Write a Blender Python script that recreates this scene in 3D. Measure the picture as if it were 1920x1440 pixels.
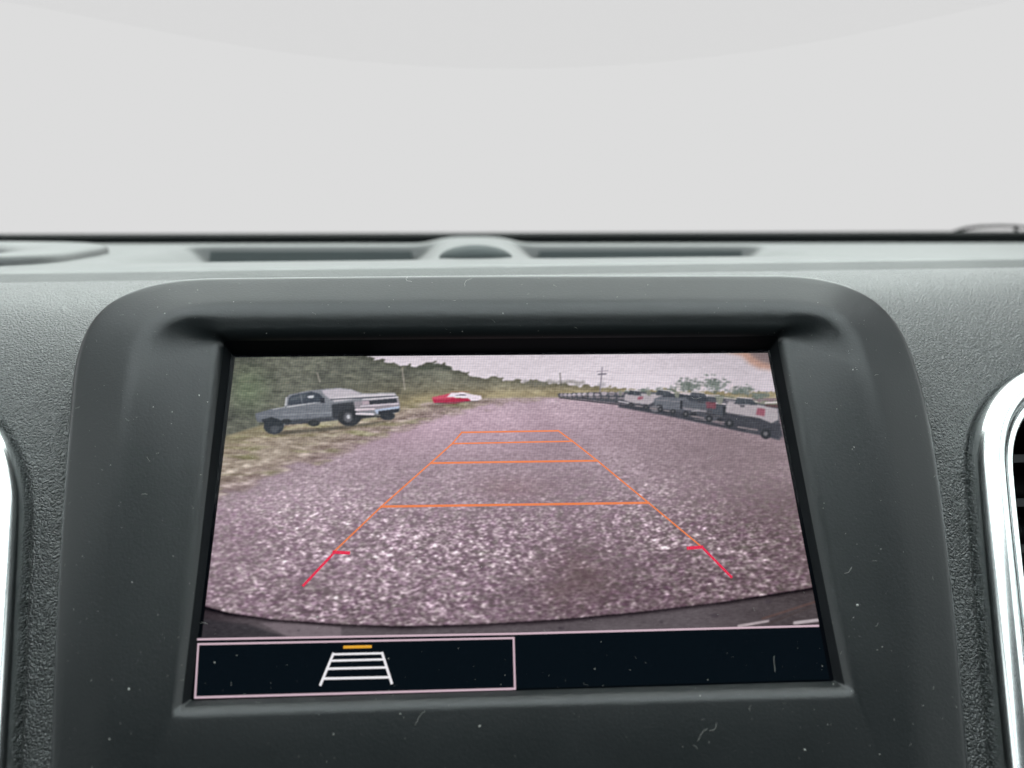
import bpy, bmesh, math, random
import numpy as np
from mathutils import Vector, Matrix

for o in list(bpy.data.objects): bpy.data.objects.remove(o)
scene = bpy.context.scene
rng = np.random.default_rng(7)
random.seed(7)

# ------------------------------------------------------------------ camera
# World: X right across the dash, Y forward to the windshield, Z up, metres.
# Origin = centre of the display glass, which leans back 38 degrees.
FPX = 1700.0                                   # focal length in photo pixels (1920 wide)
LEAN = math.radians(38)
PW = np.array([0.0, math.sin(LEAN), math.cos(LEAN)])       # up along the panel
PN = np.array([0.0, -math.cos(LEAN), math.sin(LEAN)])      # out of the panel
CAM = np.array([-0.01410, -0.23641, 0.07801])
C_R = np.array([0.998242, -0.059257, 0.000885])
C_U = np.array([0.010016, 0.183421, 0.982983])
C_F = np.array([0.058411, 0.981247, -0.183692])

cam_data = bpy.data.cameras.new('camera')
cam = bpy.data.objects.new('camera', cam_data)
scene.collection.objects.link(cam)
scene.camera = cam
cam_data.sensor_width = 36.0
cam_data.lens = FPX / 1920.0 * 36.0
cam_data.clip_start = 0.01
cam_data.clip_end = 60.0
cam.matrix_world = Matrix((
    (C_R[0], C_U[0], -C_F[0], CAM[0]),
    (C_R[1], C_U[1], -C_F[1], CAM[1]),
    (C_R[2], C_U[2], -C_F[2], CAM[2]), (0, 0, 0, 1)))
cam_data.dof.use_dof = True
cam_data.dof.focus_distance = 0.262
cam_data.dof.aperture_fstop = cam_data.lens / 3.2

# ------------------------------------------------------------------ world, lights, exposure
world = bpy.data.worlds.new('World'); scene.world = world
world.use_nodes = True
wb = world.node_tree.nodes['Background']
wb.inputs[0].default_value = (0.84, 0.97, 1.0, 1)      # dim light of the cabin behind the camera
wb.inputs[1].default_value = 0.075

def area(name, loc, target, sx, sy, power, col):
    d = bpy.data.lights.new(name, 'AREA'); d.shape = 'RECTANGLE'
    d.size = sx; d.size_y = sy; d.energy = power; d.color = col
    o = bpy.data.objects.new(name, d); scene.collection.objects.link(o)
    o.location = loc
    v = Vector(target) - Vector(loc)
    o.rotation_euler = v.to_track_quat('-Z', 'Y').to_euler()
    return o
area('windshield_light', (0.0, 1.05, 0.99), (0, 0.10, 0.04), 2.2, 1.30, 39.0, (0.90, 1.0, 0.965))
area('overhead_fill_light', (0.0, -0.17, 0.90), (0, -0.10, 0.0), 1.7, 0.76, 19.5, (0.89, 0.99, 1.0))  # unseen overhead lamp, added to brighten the surround and the chrome rings
area('side_window_light', (-1.05, -0.25, 0.45), (0, 0.0, 0.0), 1.2, 0.55, 4.5, (0.92, 1.0, 1.0))
area('side_window_light', (1.05, -0.25, 0.45), (0, 0.0, 0.0), 1.2, 0.55, 4.5, (0.92, 1.0, 1.0))

vs = scene.view_settings
vs.view_transform = 'Standard'; vs.look = 'None'; vs.exposure = 0.0; vs.gamma = 1.0
vs.use_curve_mapping = False
scene.render.engine = 'CYCLES'

# ------------------------------------------------------------------ helpers
def ray(x, y):
    return C_R * ((x - 960) / FPX) - C_U * ((y - 720) / FPX) + C_F
def on_panel(x, y, h=0.0):
    """point on the plane h metres in front of the glass that the photo shows at (x, y)"""
    d = ray(x, y); t = (h - CAM @ PN) / (d @ PN)
    return CAM + d * t
def on_y(x, y, Y):
    d = ray(x, y); return CAM + d * ((Y - CAM[1]) / d[1])
def project(P):
    q = np.asarray(P) - CAM
    z = q @ C_F
    return 960 + FPX * (q @ C_R) / z, 720 - FPX * (q @ C_U) / z
def panel(u, v, h=0.0):
    return np.array([u, 0, 0]) + PW * v + PN * h
def uv_of(P):
    P = np.asarray(P); return P[..., 0], P @ PW

def lin(c):
    c = np.asarray(c, float) / 255.0
    return np.where(c <= 0.04045, c / 12.92, ((c + 0.055) / 1.055) ** 2.4)

ORIGIN = {}
def thing(name, label, cat, loc, group=None):
    o = bpy.data.objects.new(name, None)
    o.empty_display_size = 0.02
    scene.collection.objects.link(o)
    o.location = loc; ORIGIN[o] = np.array(loc, float)
    o['label'] = label; o['category'] = cat
    if group: o['group'] = group
    return o
def make(name, verts, faces, mat, parent=None, smooth=True, origin=None, label=None):
    verts = np.asarray(verts, float).reshape(-1, 3)
    org = ORIGIN[parent] if parent is not None else (np.array(origin, float) if origin is not None else np.zeros(3))
    me = bpy.data.meshes.new(name)
    me.from_pydata((verts - org).tolist(), [], [tuple(int(i) for i in f) for f in faces])
    me.materials.append(mat)
    if smooth: me.polygons.foreach_set('use_smooth', [True] * len(me.polygons))
    me.update()
    o = bpy.data.objects.new(name, me)
    scene.collection.objects.link(o)
    if parent is not None: o.parent = parent
    else: o.location = org
    ORIGIN[o] = org
    if label: o['label'] = label
    return o
def tag(o, label, cat, group=None):
    o['label'] = label; o['category'] = cat
    if group: o['group'] = group
def loft(rings, closed=True):
    """rings: list of (N,3) arrays -> verts, faces"""
    n = len(rings[0]); V = np.concatenate(rings); F = []
    for k in range(len(rings) - 1):
        a = k * n; b = a + n
        for i in range(n if closed else n - 1):
            j = (i + 1) % n
            F.append((a + i, a + j, b + j, b + i))
    return V, F
def grid(P):
    """P: (m,n,3) -> verts, faces"""
    m, n = P.shape[:2]
    idx = np.arange(m * n).reshape(m, n)
    F = np.stack([idx[:-1, :-1], idx[:-1, 1:], idx[1:, 1:], idx[1:, :-1]], -1).reshape(-1, 4)
    return P.reshape(-1, 3), F
def tube(path, rad, seg=8, cap=True):
    path = np.asarray(path, float); n = len(path)
    rad = np.broadcast_to(rad, (n,))
    T = np.gradient(path, axis=0); T /= np.linalg.norm(T, axis=1)[:, None] + 1e-12
    up = np.array([0.13, 0.21, 0.97]); rings = []
    for p, t, r in zip(path, T, rad):
        a = np.cross(t, up); a /= np.linalg.norm(a) + 1e-12; b = np.cross(t, a)
        th = np.arange(seg) * 2 * math.pi / seg
        rings.append(p + r * (np.cos(th)[:, None] * a + np.sin(th)[:, None] * b))
    V, F = loft(rings)
    if cap: F += [tuple(range(seg))[::-1], tuple((n - 1) * seg + i for i in range(seg))]
    return V, F
def bez(p0, p1, p2, p3, n):
    t = np.linspace(0, 1, n, endpoint=False)[:, None]
    p0, p1, p2, p3 = map(lambda p: np.asarray(p, float), (p0, p1, p2, p3))
    return (1-t)**3*p0 + 3*(1-t)**2*t*p1 + 3*(1-t)*t*t*p2 + t**3*p3
def side(p0, pm, p1, n):
    """smooth curve through three points"""
    p0, pm, p1 = map(lambda p: np.asarray(p, float), (p0, pm, p1))
    c = 2 * pm - 0.5 * (p0 + p1)
    t = np.linspace(0, 1, n, endpoint=False)[:, None]
    return (1-t)**2*p0 + 2*(1-t)*t*c + t*t*p1
NS, NC = 70, 44
def ring_px(L, TL, T, TR, R, BR, B, BL):
    """closed outline in photo pixels: sides are (start, mid, end), corners two bezier handles"""
    return np.concatenate([side(*L, NS), bez(L[2], *TL, T[0], NC), side(*T, NS), bez(T[2], *TR, R[0], NC),
                           side(*R, NS), bez(R[2], *BR, B[0], NC), side(*B, NS), bez(B[2], *BL, L[0], NC)])
def ring3(px, h):
    h = np.broadcast_to(h, (len(px),))
    return np.array([on_panel(x, y, hh) for (x, y), hh in zip(px, h)])
def seg_h(L0, L1, T, R1, R0, B):
    """height along an outline: bottom left, top left, top, top right, bottom right, bottom"""
    s = lambda a, b, n: a + (b - a) * (0.5 - 0.5 * np.cos(np.linspace(0, math.pi, n, endpoint=False)))
    e = lambda a, b: a + (b - a) * smoothstep(0.25, 1.0, np.linspace(0, 1, NS, endpoint=False))
    return np.concatenate([e(L0, L1), s(L1, T, NC), s(T, T, NS), s(T, R1, NC), e(R0, R1)[::-1], s(R0, B, NC), s(B, B, NS), s(B, L0, NC)])
def fillet_profile(rings, radii, steps=7, flat=4):
    """polyline through the rings with each inner corner rounded; returns list of rings"""
    out = [rings[0]]
    m = len(rings)
    prev = rings[0]
    for k in range(1, m - 1):
        P = rings[k]; a = rings[k-1] - P; b = rings[k+1] - P
        la = np.linalg.norm(a, axis=1)[:, None]; lb = np.linalg.norm(b, axis=1)[:, None]
        ra = np.minimum(radii[k], 0.48 * la); rb = np.minimum(radii[k], 0.48 * lb)
        p0 = P + a / (la + 1e-9) * ra; p2 = P + b / (lb + 1e-9) * rb
        for f in range(1, flat): out.append(prev + (p0 - prev) * f / flat)
        for s in range(steps + 1):
            t = s / steps
            out.append((1-t)**2 * p0 + 2*(1-t)*t * P + t*t * p2)
        prev = p2
    for f in range(1, flat + 1): out.append(prev + (rings[-1] - prev) * f / flat)
    return out
def smoothstep(a, b, x):
    t = np.clip((x - a) / (b - a), 0, 1); return t * t * (3 - 2 * t)
def dist_to_poly(U, V, pu, pv):
    """distance to a closed polyline and inside test, vectorised"""
    best = np.full(U.shape, 1e9); ins = np.zeros(U.shape, bool)
    n = len(pu)
    for i in range(n):
        x0, y0, x1, y1 = pu[i], pv[i], pu[(i+1) % n], pv[(i+1) % n]
        dx, dy = x1 - x0, y1 - y0; l2 = dx*dx + dy*dy + 1e-18
        t = np.clip(((U - x0) * dx + (V - y0) * dy) / l2, 0, 1)
        best = np.minimum(best, (U - x0 - t*dx)**2 + (V - y0 - t*dy)**2)
        if y0 != y1:
            c = ((y0 > V) != (y1 > V)) & (U < (x1 - x0) * (V - y0) / (y1 - y0) + x0)
            ins ^= c
    return np.sqrt(best), ins

# ------------------------------------------------------------------ materials
def new_mat(name):
    m = bpy.data.materials.new(name); m.use_nodes = True
    nt = m.node_tree; b = nt.nodes['Principled BSDF']
    return m, nt, b
def nd(nt, t, **kw):
    n = nt.nodes.new(t)
    for k, v in kw.items():
        if k in n.inputs: n.inputs[k].default_value = v
        else: setattr(n, k, v)
    return n
def plastic(name, col, rough, spec=0.5, grain=None, rough_var=0.05):
    """moulded plastic; grain = (kind, scale, bump distance, strength)"""
    m, nt, b = new_mat(name)
    tc = nd(nt, 'ShaderNodeTexCoord')
    nz = nd(nt, 'ShaderNodeTexNoise', Scale=38.0, Detail=6.0)
    nt.links.new(tc.outputs['Object'], nz.inputs['Vector'])
    mr = nd(nt, 'ShaderNodeMapRange'); mr.inputs['To Min'].default_value = rough - rough_var; mr.inputs['To Max'].default_value = rough + rough_var
    nt.links.new(nz.outputs['Fac'], mr.inputs['Value']); nt.links.new(mr.outputs[0], b.inputs['Roughness'])
    cr = nd(nt, 'ShaderNodeMixRGB'); cr.inputs[1].default_value = (*[c * 0.85 for c in col], 1); cr.inputs[2].default_value = (*[c * 1.15 for c in col], 1)
    nt.links.new(nz.outputs['Fac'], cr.inputs[0]); nt.links.new(cr.outputs[0], b.inputs['Base Color'])
    b.inputs['Specular IOR Level'].default_value = spec
    if grain:
        kind, sc, dist, st = grain
        bp = nd(nt, 'ShaderNodeBump', Strength=st, Distance=dist)
        if kind == 'fine':
            g = nd(nt, 'ShaderNodeTexNoise', Scale=sc, Detail=3.0, Roughness=0.6)
            nt.links.new(tc.outputs['Object'], g.inputs['Vector'])
            nt.links.new(g.outputs['Fac'], bp.inputs['Height'])
        else:                                                       # leather: crumpled cells
            w = nd(nt, 'ShaderNodeTexNoise', Scale=sc * 0.35, Detail=3.0)
            nt.links.new(tc.outputs['Object'], w.inputs['Vector'])
            ma = nd(nt, 'ShaderNodeVectorMath', operation='MULTIPLY_ADD')
            ma.inputs[1].default_value = (0.9 / sc,) * 3
            nt.links.new(w.outputs['Color'], ma.inputs[0]); nt.links.new(tc.outputs['Object'], ma.inputs[2])
            v1 = nd(nt, 'ShaderNodeTexVoronoi', feature='DISTANCE_TO_EDGE', Scale=sc)
            v2 = nd(nt, 'ShaderNodeTexVoronoi', feature='DISTANCE_TO_EDGE', Scale=sc * 2.1)
            for v in (v1, v2): nt.links.new(ma.outputs[0], v.inputs['Vector'])
            r1 = nd(nt, 'ShaderNodeMapRange', interpolation_type='SMOOTHSTEP'); r1.inputs['From Max'].default_value = 0.32
            nt.links.new(v1.outputs['Distance'], r1.inputs['Value'])
            r2 = nd(nt, 'ShaderNodeMapRange', interpolation_type='SMOOTHSTEP'); r2.inputs['From Max'].default_value = 0.3; r2.inputs['To Max'].default_value = 0.35
            nt.links.new(v2.outputs['Distance'], r2.inputs['Value'])
            g = nd(nt, 'ShaderNodeTexNoise', Scale=sc * 0.9, Detail=2.0)
            nt.links.new(ma.outputs[0], g.inputs['Vector'])
            a1 = nd(nt, 'ShaderNodeMath', operation='ADD'); a2 = nd(nt, 'ShaderNodeMath', operation='ADD')
            nt.links.new(r1.outputs[0], a1.inputs[0]); nt.links.new(r2.outputs[0], a1.inputs[1])
            nt.links.new(a1.outputs[0], a2.inputs[0]); nt.links.new(g.outputs['Fac'], a2.inputs[1])
            nt.links.new(a2.outputs[0], bp.inputs['Height'])
        nt.links.new(bp.outputs[0], b.inputs['Normal'])
    return m
def emit(name, rgb):
    """glass-covered lit pixels of one colour"""
    m, nt, b = new_mat(name)
    b.inputs['Base Color'].default_value = (0.002, 0.002, 0.002, 1)
    b.inputs['Roughness'].default_value = 0.25
    b.inputs['Specular IOR Level'].default_value = 0.2
    b.inputs['Emission Color'].default_value = (*lin(rgb), 1)
    b.inputs['Emission Strength'].default_value = 1.0
    return m

M_BEZEL = plastic('soft_black_plastic', (0.0032, 0.0050, 0.0056), 0.335, 0.40, ('fine', 1500.0, 0.00010, 0.42))
M_LEATHER = plastic('grained_black_vinyl', (0.014, 0.0175, 0.017), 0.40, 1.0, ('leather', 960.0, 0.00030, 0.95))
M_TOP = plastic('dash_top_vinyl', (0.026, 0.029, 0.028), 0.46, 0.62, ('leather', 700.0, 0.0001, 0.35))
M_RECESS = plastic('shaded_recess_black', (0.003, 0.004, 0.005), 0.65, 0.1)  # duller stand-in for the surround plastic, imitates shade in the recess
M_DARK = plastic('black_trim', (0.006, 0.007, 0.008), 0.55, 0.4)
M_RUBBER = plastic('black_rubber', (0.003, 0.004, 0.004), 0.7, 0.05)
M_SENSOR = plastic('smoked_sensor_dome', (0.040, 0.048, 0.048), 0.65, 0.12)
M_CHROME, nt, b = new_mat('satin_chrome')
b.inputs['Base Color'].default_value = (0.83, 0.86, 0.86, 1); b.inputs['Metallic'].default_value = 1.0
tc = nd(nt, 'ShaderNodeTexCoord'); nz = nd(nt, 'ShaderNodeTexNoise', Scale=60.0, Detail=5.0)
nt.links.new(tc.outputs['Object'], nz.inputs['Vector'])
mr = nd(nt, 'ShaderNodeMapRange'); mr.inputs['To Min'].default_value = 0.15; mr.inputs['To Max'].default_value = 0.24
nt.links.new(nz.outputs['Fac'], mr.inputs['Value']); nt.links.new(mr.outputs[0], b.inputs['Roughness'])
M_GLASS, nt, b = new_mat('display_glass')
b.inputs['Base Color'].default_value = (0.0015, 0.002, 0.003, 1); b.inputs['Roughness'].default_value = 0.12
b.inputs['Specular IOR Level'].default_value = 0.05
M_DUST, nt, b = new_mat('dust_and_lint')
b.inputs['Base Color'].default_value = (0.42, 0.42, 0.39, 1); b.inputs['Roughness'].default_value = 0.9
M_SKY = bpy.data.materials.new('bright_overcast_sky'); M_SKY.use_nodes = True
nt = M_SKY.node_tree; nt.nodes.clear()
e = nd(nt, 'ShaderNodeEmission'); e.inputs[0].default_value = (0.725, 0.725, 0.725, 1); e.inputs[1].default_value = 1.0
out = nd(nt, 'ShaderNodeOutputMaterial'); nt.links.new(e.outputs[0], out.inputs[0])
def clear_glass(name, col):
    m = bpy.data.materials.new(name); m.use_nodes = True
    nt = m.node_tree; nt.nodes.clear()
    t = nd(nt, 'ShaderNodeBsdfTransparent'); t.inputs[0].default_value = (*col, 1)
    out = nd(nt, 'ShaderNodeOutputMaterial'); nt.links.new(t.outputs[0], out.inputs[0])
    return m
M_PANE = clear_glass('clear_windshield_glass', (0.998, 0.998, 0.998))
M_BAND = clear_glass('faint_grey_tint', (0.983, 0.983, 0.983))

# ------------------------------------------------------------------ sky outside the windshield
az = np.linspace(-1.45, 1.45, 60); el = np.linspace(-0.35, 1.25, 36)
A, E_ = np.meshgrid(az, el)
P = np.stack([8 * np.sin(A) * np.cos(E_), 8 * np.cos(A) * np.cos(E_), 8 * np.sin(E_)], -1)
V, F = grid(P)
sky = make('sky', V, F, M_SKY)
sky['kind'] = 'structure'

# ------------------------------------------------------------------ windshield pane with an added grey tint sheet
WS_Y0, WS_Z0, WS_S = 0.350, 0.0605, 0.612         # foot of the pane and its slope
def on_ws(x, y, off=0.0):
    d = ray(x, y)
    # z = Z0 + (Y0 - Y) * S
    t = (WS_Z0 + off + (WS_Y0 - CAM[1]) * WS_S - CAM[2]) / (d[2] + d[1] * WS_S)
    return CAM + d * t
ws = thing('windshield', 'clear windshield glass above the dashboard with added faint grey tint sheet', 'windshield', (0, WS_Y0, WS_Z0))
def slab(P, th, nrm):
    V0, F0 = grid(P); k = len(V0)
    V = np.concatenate([V0, V0 + np.array(nrm) * th])
    F0 = [tuple(f) for f in F0]; F = list(F0) + [tuple(i + k for i in f[::-1]) for f in F0]
    m, n = P.shape[:2]; idx = np.arange(m * n).reshape(m, n)
    loop = np.concatenate([idx[0, :-1], idx[:-1, -1], idx[-1, :0:-1], idx[:0:-1, 0]])
    for i in range(len(loop)):
        a, c = loop[i], loop[(i + 1) % len(loop)]
        F.append((a, a + k, c + k, c))
    return V, F
WN = np.array([0, WS_S, 1.0]); WN /= np.linalg.norm(WN)
xs = np.linspace(-0.75, 0.75, 25); yy = np.linspace(WS_Y0, -0.35, 30)
P = np.array([[[x, y, WS_Z0 + (WS_Y0 - y) * WS_S] for x in xs] for y in yy])
V, F = slab(P, 0.005, WN)
make('glass_pane', V, F, M_PANE, ws, smooth=False)
# thin tinted sheet added for the faint grey arc; lower edge sags mid-way
bx = np.linspace(-200, 2120, 49)
by = np.interp(bx, [-200, 60, 200, 400, 600, 800, 960, 1120, 1320, 1520, 1720, 1850, 2120],
               [-30, 8, 36, 76, 106, 123, 128, 123, 107, 79, 38, 8, -50])
k = np.array([1, 2, 3, 2, 1.]); k /= k.sum(); by = np.convolve(np.pad(by, 2, mode='edge'), k, 'valid')
low = np.array([on_ws(x, y, -0.003) for x, y in zip(bx, by)])
top = low.copy(); top[:, 1] = -0.30; top[:, 2] = WS_Z0 - 0.003 + (WS_Y0 + 0.30) * WS_S
P = np.stack([low + (top - low) * t for t in np.linspace(0, 1, 8)])
V, F = slab(P, 0.0008, -WN)
make('grey_tint_sheet', V, F, M_BAND, ws, smooth=False, label='faint grey tint sheet added along top of windshield')

# ------------------------------------------------------------------ display unit outlines (photo pixels -> real surfaces)
mm = 0.001
OUT = ring_px(L=((82, 1720), (100, 1200), (132, 720)), TL=((146, 590), (195, 519)), T=((417, 518), (930, 513.5), (1450, 513)),
              TR=((1640, 513), (1692, 590)), R=((1723, 693), (1783, 1040), (1842, 1720)), BR=((1846, 1790), (1846, 1800)),
              B=((1760, 1810), (960, 1815), (160, 1820)), BL=((80, 1820), (78, 1800)))
RIDGE = ring_px(L=((196, 1640), (222, 1000), (256, 690)), TL=((268, 600), (315, 580)), T=((420, 579), (930, 575.5), (1480, 575)),
                TR=((1580, 576), (1606, 620)), R=((1617, 690), (1675, 980), (1738, 1640)), BR=((1742, 1690), (1742, 1700)),
                B=((1680, 1710), (960, 1715), (250, 1720)), BL=((190, 1720), (192, 1700)))
OPEN = ring_px(L=((327, 1312), (368, 970), (409, 650)), TL=((411, 627), (414, 628)), T=((432, 628), (930, 624), (1450, 619)),
               TR=((1466, 618), (1467, 619)), R=((1469, 640), (1534, 960), (1598, 1276)), BR=((1602, 1294), (1600, 1294)),
               B=((1575, 1295), (960, 1312), (352, 1332)), BL=((326, 1333), (325, 1333)))
GLS = ring_px(L=((358, 1306), (396, 985), (433, 668)), TL=((434, 663), (434, 663)), T=((439, 663), (938, 659), (1438, 655)),
              TR=((1443, 655), (1443, 655)), R=((1444, 660), (1505, 970), (1563, 1271)), BR=((1564, 1277), (1564, 1277)),
              B=((1558, 1277.5), (960, 1295), (364, 1313)), BL=((357, 1313), (357, 1313)))
unit = thing('infotainment_screen', 'black centre dashboard screen showing gravel lot rear camera view', 'display screen', panel(0, -0.10, -0.012))
rB = ring3(OUT, 2.5 * mm)
rA = rB - PN * 16 * mm
rC = ring3(RIDGE, seg_h(3.5, 7.4, 8.6, 7.4, 3.5, 3.5) * mm)
rD = ring3(OPEN, seg_h(3.0, 4.6, 6.6, 4.6, 3.0, 3.0) * mm)
rE = ring3(GLS, 0.0)
rE2 = rE - PN * 1.2 * mm
rings = fillet_profile([rA, rB, rC, rD, rE, rE2], [0, 2.2 * mm, 4.2 * mm, 2.2 * mm, 0.05 * mm, 0], steps=8, flat=5)
V, F = loft(rings)
# the walls of the recess at the top and sides are split off with a duller material that imitates their shade; the sill at the bottom belongs to the surround
NR = len(rings[0]); wall0 = len(rings) - 19
sill0, sill1 = 3 * NS + 3 * NC - 24, 4 * NS + 3 * NC + 24
wall = [f for q_, f in enumerate(F) if q_ // NR >= wall0 and not (sill0 <= q_ % NR < sill1)]
F = [f for q_, f in enumerate(F) if not (q_ // NR >= wall0 and not (sill0 <= q_ % NR < sill1))]
make('recess_wall', V, [f[::-1] for f in wall], M_RECESS, unit)
bezel = make('bezel', V, [f[::-1] for f in F], M_BEZEL, unit, label='matte black plastic surround with raised hood ridge')
BEZ_V, BEZ_F = np.array(V), F

# glass
gu, gv = 0.0822, 0.0500
def rrect(hu, hv, r, n=6):
    pts = []
    for cx, cy, a0 in ((hu-r, hv-r, 0), (-hu+r, hv-r, 90), (-hu+r, -hv+r, 180), (hu-r, -hv+r, 270)):
        for i in range(n + 1):
            a = math.radians(a0 + 90 * i / n); pts.append((cx + r * math.cos(a), cy + r * math.sin(a)))
    return pts
pts = rrect(gu, gv, 0.0015)
f0 = [panel(a, c, -0.0001) for a, c in pts]; f1 = [panel(a, c, -0.0011) for a, c in pts]
k = len(pts)
faces = [tuple(range(k)), tuple(range(2*k-1, k-1, -1))] + [(i, k+i, k+(i+1) % k, (i+1) % k) for i in range(k)]
disp = make('display', f0 + f1, faces, M_GLASS, unit, smooth=False, label='glossy display showing reversing camera picture with orange guide lines')

# ------------------------------------------------------------------ the picture on the display (painted pixel by pixel)
X0, Y0, X1, Y1 = 340, 645, 1580, 1330
W, H = X1 - X0, Y1 - Y0
img = np.zeros((H, W, 3))
yy, xx = np.mgrid[Y0:Y1, X0:X1].astype(float)
def blur(a, sx, sy=None):
    sy = sx if sy is None else sy
    for ax, s in ((1, sx), (0, sy)):
        if s <= 0.05: continue
        r = max(1, int(math.ceil(3 * s))); kk = np.exp(-0.5 * (np.arange(-r, r + 1) / s) ** 2); kk /= kk.sum()
        pad = [(0, 0)] * a.ndim; pad[ax] = (r, r)
        b_ = np.pad(a, pad, mode='edge'); o_ = np.zeros_like(a)
        for i, w_ in enumerate(kk):
            sl = [slice(None)] * a.ndim; sl[ax] = slice(i, i + a.shape[ax]); o_ += w_ * b_[tuple(sl)]
        a = o_
    return a
def noise(sx, sy):
    kx, ky = max(1, int(sx // 3)), max(1, int(sy // 3))            # broad noise is made small and enlarged
    h_, w_ = H // ky + 3, W // kx + 3
    a = blur(rng.standard_normal((h_, w_)), sx / kx, sy / ky)
    if kx > 1 or ky > 1:
        gy, gx = np.arange(H) / ky, np.arange(W) / kx
        y0_, x0_ = gy.astype(int), gx.astype(int); ty, tx = (gy - y0_)[:, None], (gx - x0_)[None]
        a = (a[y0_][:, x0_]*(1-ty)*(1-tx) + a[y0_][:, x0_+1]*(1-ty)*tx + a[y0_+1][:, x0_]*ty*(1-tx) + a[y0_+1][:, x0_+1]*ty*tx)
    else: a = a[:H, :W]
    return a / a.std()
def pmask(poly):
    poly = np.asarray(poly, float); m = np.zeros((H, W), bool)
    xa, ya = np.floor(poly.min(0)).astype(int) - 1; xb, yb = np.ceil(poly.max(0)).astype(int) + 2
    xa, ya = max(xa, X0), max(ya, Y0); xb, yb = min(xb, X1), min(yb, Y1)
    if xb <= xa or yb <= ya: return m
    gx = xx[ya-Y0:yb-Y0, xa-X0:xb-X0]; gy = yy[ya-Y0:yb-Y0, xa-X0:xb-X0]; ins = np.zeros(gx.shape, bool)
    n = len(poly)
    for i in range(n):
        (ax_, ay_), (bx_, by_) = poly[i], poly[(i + 1) % n]
        if ay_ == by_: continue
        ins ^= ((ay_ > gy) != (by_ > gy)) & (gx < (bx_ - ax_) * (gy - ay_) / (by_ - ay_) + ax_)
    m[ya-Y0:yb-Y0, xa-X0:xb-X0] = ins
    return m
def put(mask, col, a=1.0, soft=0.0, box=None):
    m = mask.astype(float)
    if soft: m = blur(m, soft)
    m = (m * a)[..., None]
    tgt = img if box is None else img[box]
    tgt[:] = tgt * (1 - m) + np.asarray(col, float) * m
def box_of(x0, y0, x1, y1, pad):
    return (slice(int(max(0, y0 - pad - Y0)), int(max(0, min(H, y1 + pad + 1 - Y0)))), slice(int(max(0, x0 - pad - X0)), int(max(0, min(W, x1 + pad + 1 - X0)))))
def poly(pts, col, a=1.0, soft=0.0):
    p = np.asarray(pts, float); bx_ = box_of(*p.min(0), *p.max(0), 3 + 4 * soft)
    put(pmask(pts)[bx_], col, a, soft, bx_)
def ell(cx, cy, rx, ry, col, a=1.0, soft=0.0):
    bx_ = box_of(cx - rx, cy - ry, cx + rx, cy + ry, 3 + 4 * soft)
    put(((xx[bx_]-cx)/rx)**2 + ((yy[bx_]-cy)/ry)**2 < 1, col, a, soft, bx_)
def line(x0, y0, x1, y1, wd, col, a=1.0):
    bx_ = box_of(min(x0, x1), min(y0, y1), max(x0, x1), max(y0, y1), 3 + wd)
    gx, gy = xx[bx_], yy[bx_]
    dx, dy = x1-x0, y1-y0; t = np.clip(((gx-x0)*dx + (gy-y0)*dy) / (dx*dx+dy*dy), 0, 1)
    put(np.clip(wd/2 + 0.5 - np.hypot(gx-x0-t*dx, gy-y0-t*dy), 0, 1), col, a, 0, bx_)
interp = lambda px_, py_: np.interp(xx, px_, py_)

# sky
img[:] = np.array([212, 202, 210.]) + (noise(70, 14) * 4.0 + noise(25, 8) * 1.5)[..., None]
img += (smoothstep(760, 640, xx) * -14)[..., None] + (smoothstep(1200, 1450, xx) * -12)[..., None]
# wires
for k in (0, 1): line(1080, 694 + 14*k, 1460, 716 + 16*k, 1.0, (190, 175, 186), 0.5)
# wooded hill on the left
n1, n2, n3 = noise(16, 9), noise(5, 3), noise(9, 2)
top_ = interp([340, 560, 640, 700, 740, 790, 800, 835, 850, 880, 905, 930, 960, 1000, 1030, 1060, 1100, 1160, 1200, 1580],
              [560, 600, 660, 671, 682, 689, 681, 682, 696, 702, 708, 707, 714, 715, 720, 719, 723, 728, 732, 738]) + 1.7 * n2 + 1.8 * noise(2.4, 1.5)
gl = interp([340, 420, 500, 620, 750, 800, 910, 1050, 1580], [842, 822, 798, 780, 766, 756, 748, 745, 747])
hill = (yy > top_) & (yy < gl)
d = yy - top_
hc = np.array([95, 96, 86.]) + (n1 * 5 + n2 * 4 + n3 * 4 + noise(2.6, 1.1) * 4.5)[..., None] * np.array([1, 1, 0.85])
hc += (smoothstep(560, 440, xx) * smoothstep(760, 690, yy) * -10)[..., None]
hc += np.exp(-((xx-465)/38)**2 - ((yy-730)/40)**2)[..., None] * np.array([8, 17, 5])
hc += (smoothstep(560, 800, xx) * smoothstep(690, 750, yy))[..., None] * np.array([16, 9, 0])
hc += (smoothstep(700, 1000, xx))[..., None] * np.array([26, 24, 22])
hc += (np.exp(-((yy - gl + 8) / 12) ** 2) * smoothstep(560, 800, xx))[..., None] * np.array([24, 19, 9])
hc -= (np.exp(-(d / 9) ** 2) * smoothstep(640, 700, xx) * 20)[..., None]
put(blur(hill.astype(float), 1.0), hc)
for x, y, r in ((815, 685, 13), (800, 690, 14), (838, 690, 10)): ell(x, y, r, 4, (66, 70, 60), 0.9, 1.2)
for x, y0_, y1_ in ((756, 690, 730), (597, 700, 716)): line(x - 2, y0_, x + 3, y1_, 3, (170, 160, 150), 0.55)
for k in range(26):
    x = rng.uniform(440, 900); y = rng.uniform(685, 760); ell(x, y, rng.uniform(4, 14), rng.uniform(1, 2.2), (140, 136, 118), rng.uniform(.15, .4), 1.2)
for x in np.arange(985, 1100, 9): ell(x, 718 + rng.uniform(-3, 3), rng.uniform(4, 7), rng.uniform(2, 5), (110, 108, 100), 0.5, 1.5)
line(1050, 700, 1052, 722, 3, (90, 86, 84), 0.5)
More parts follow.
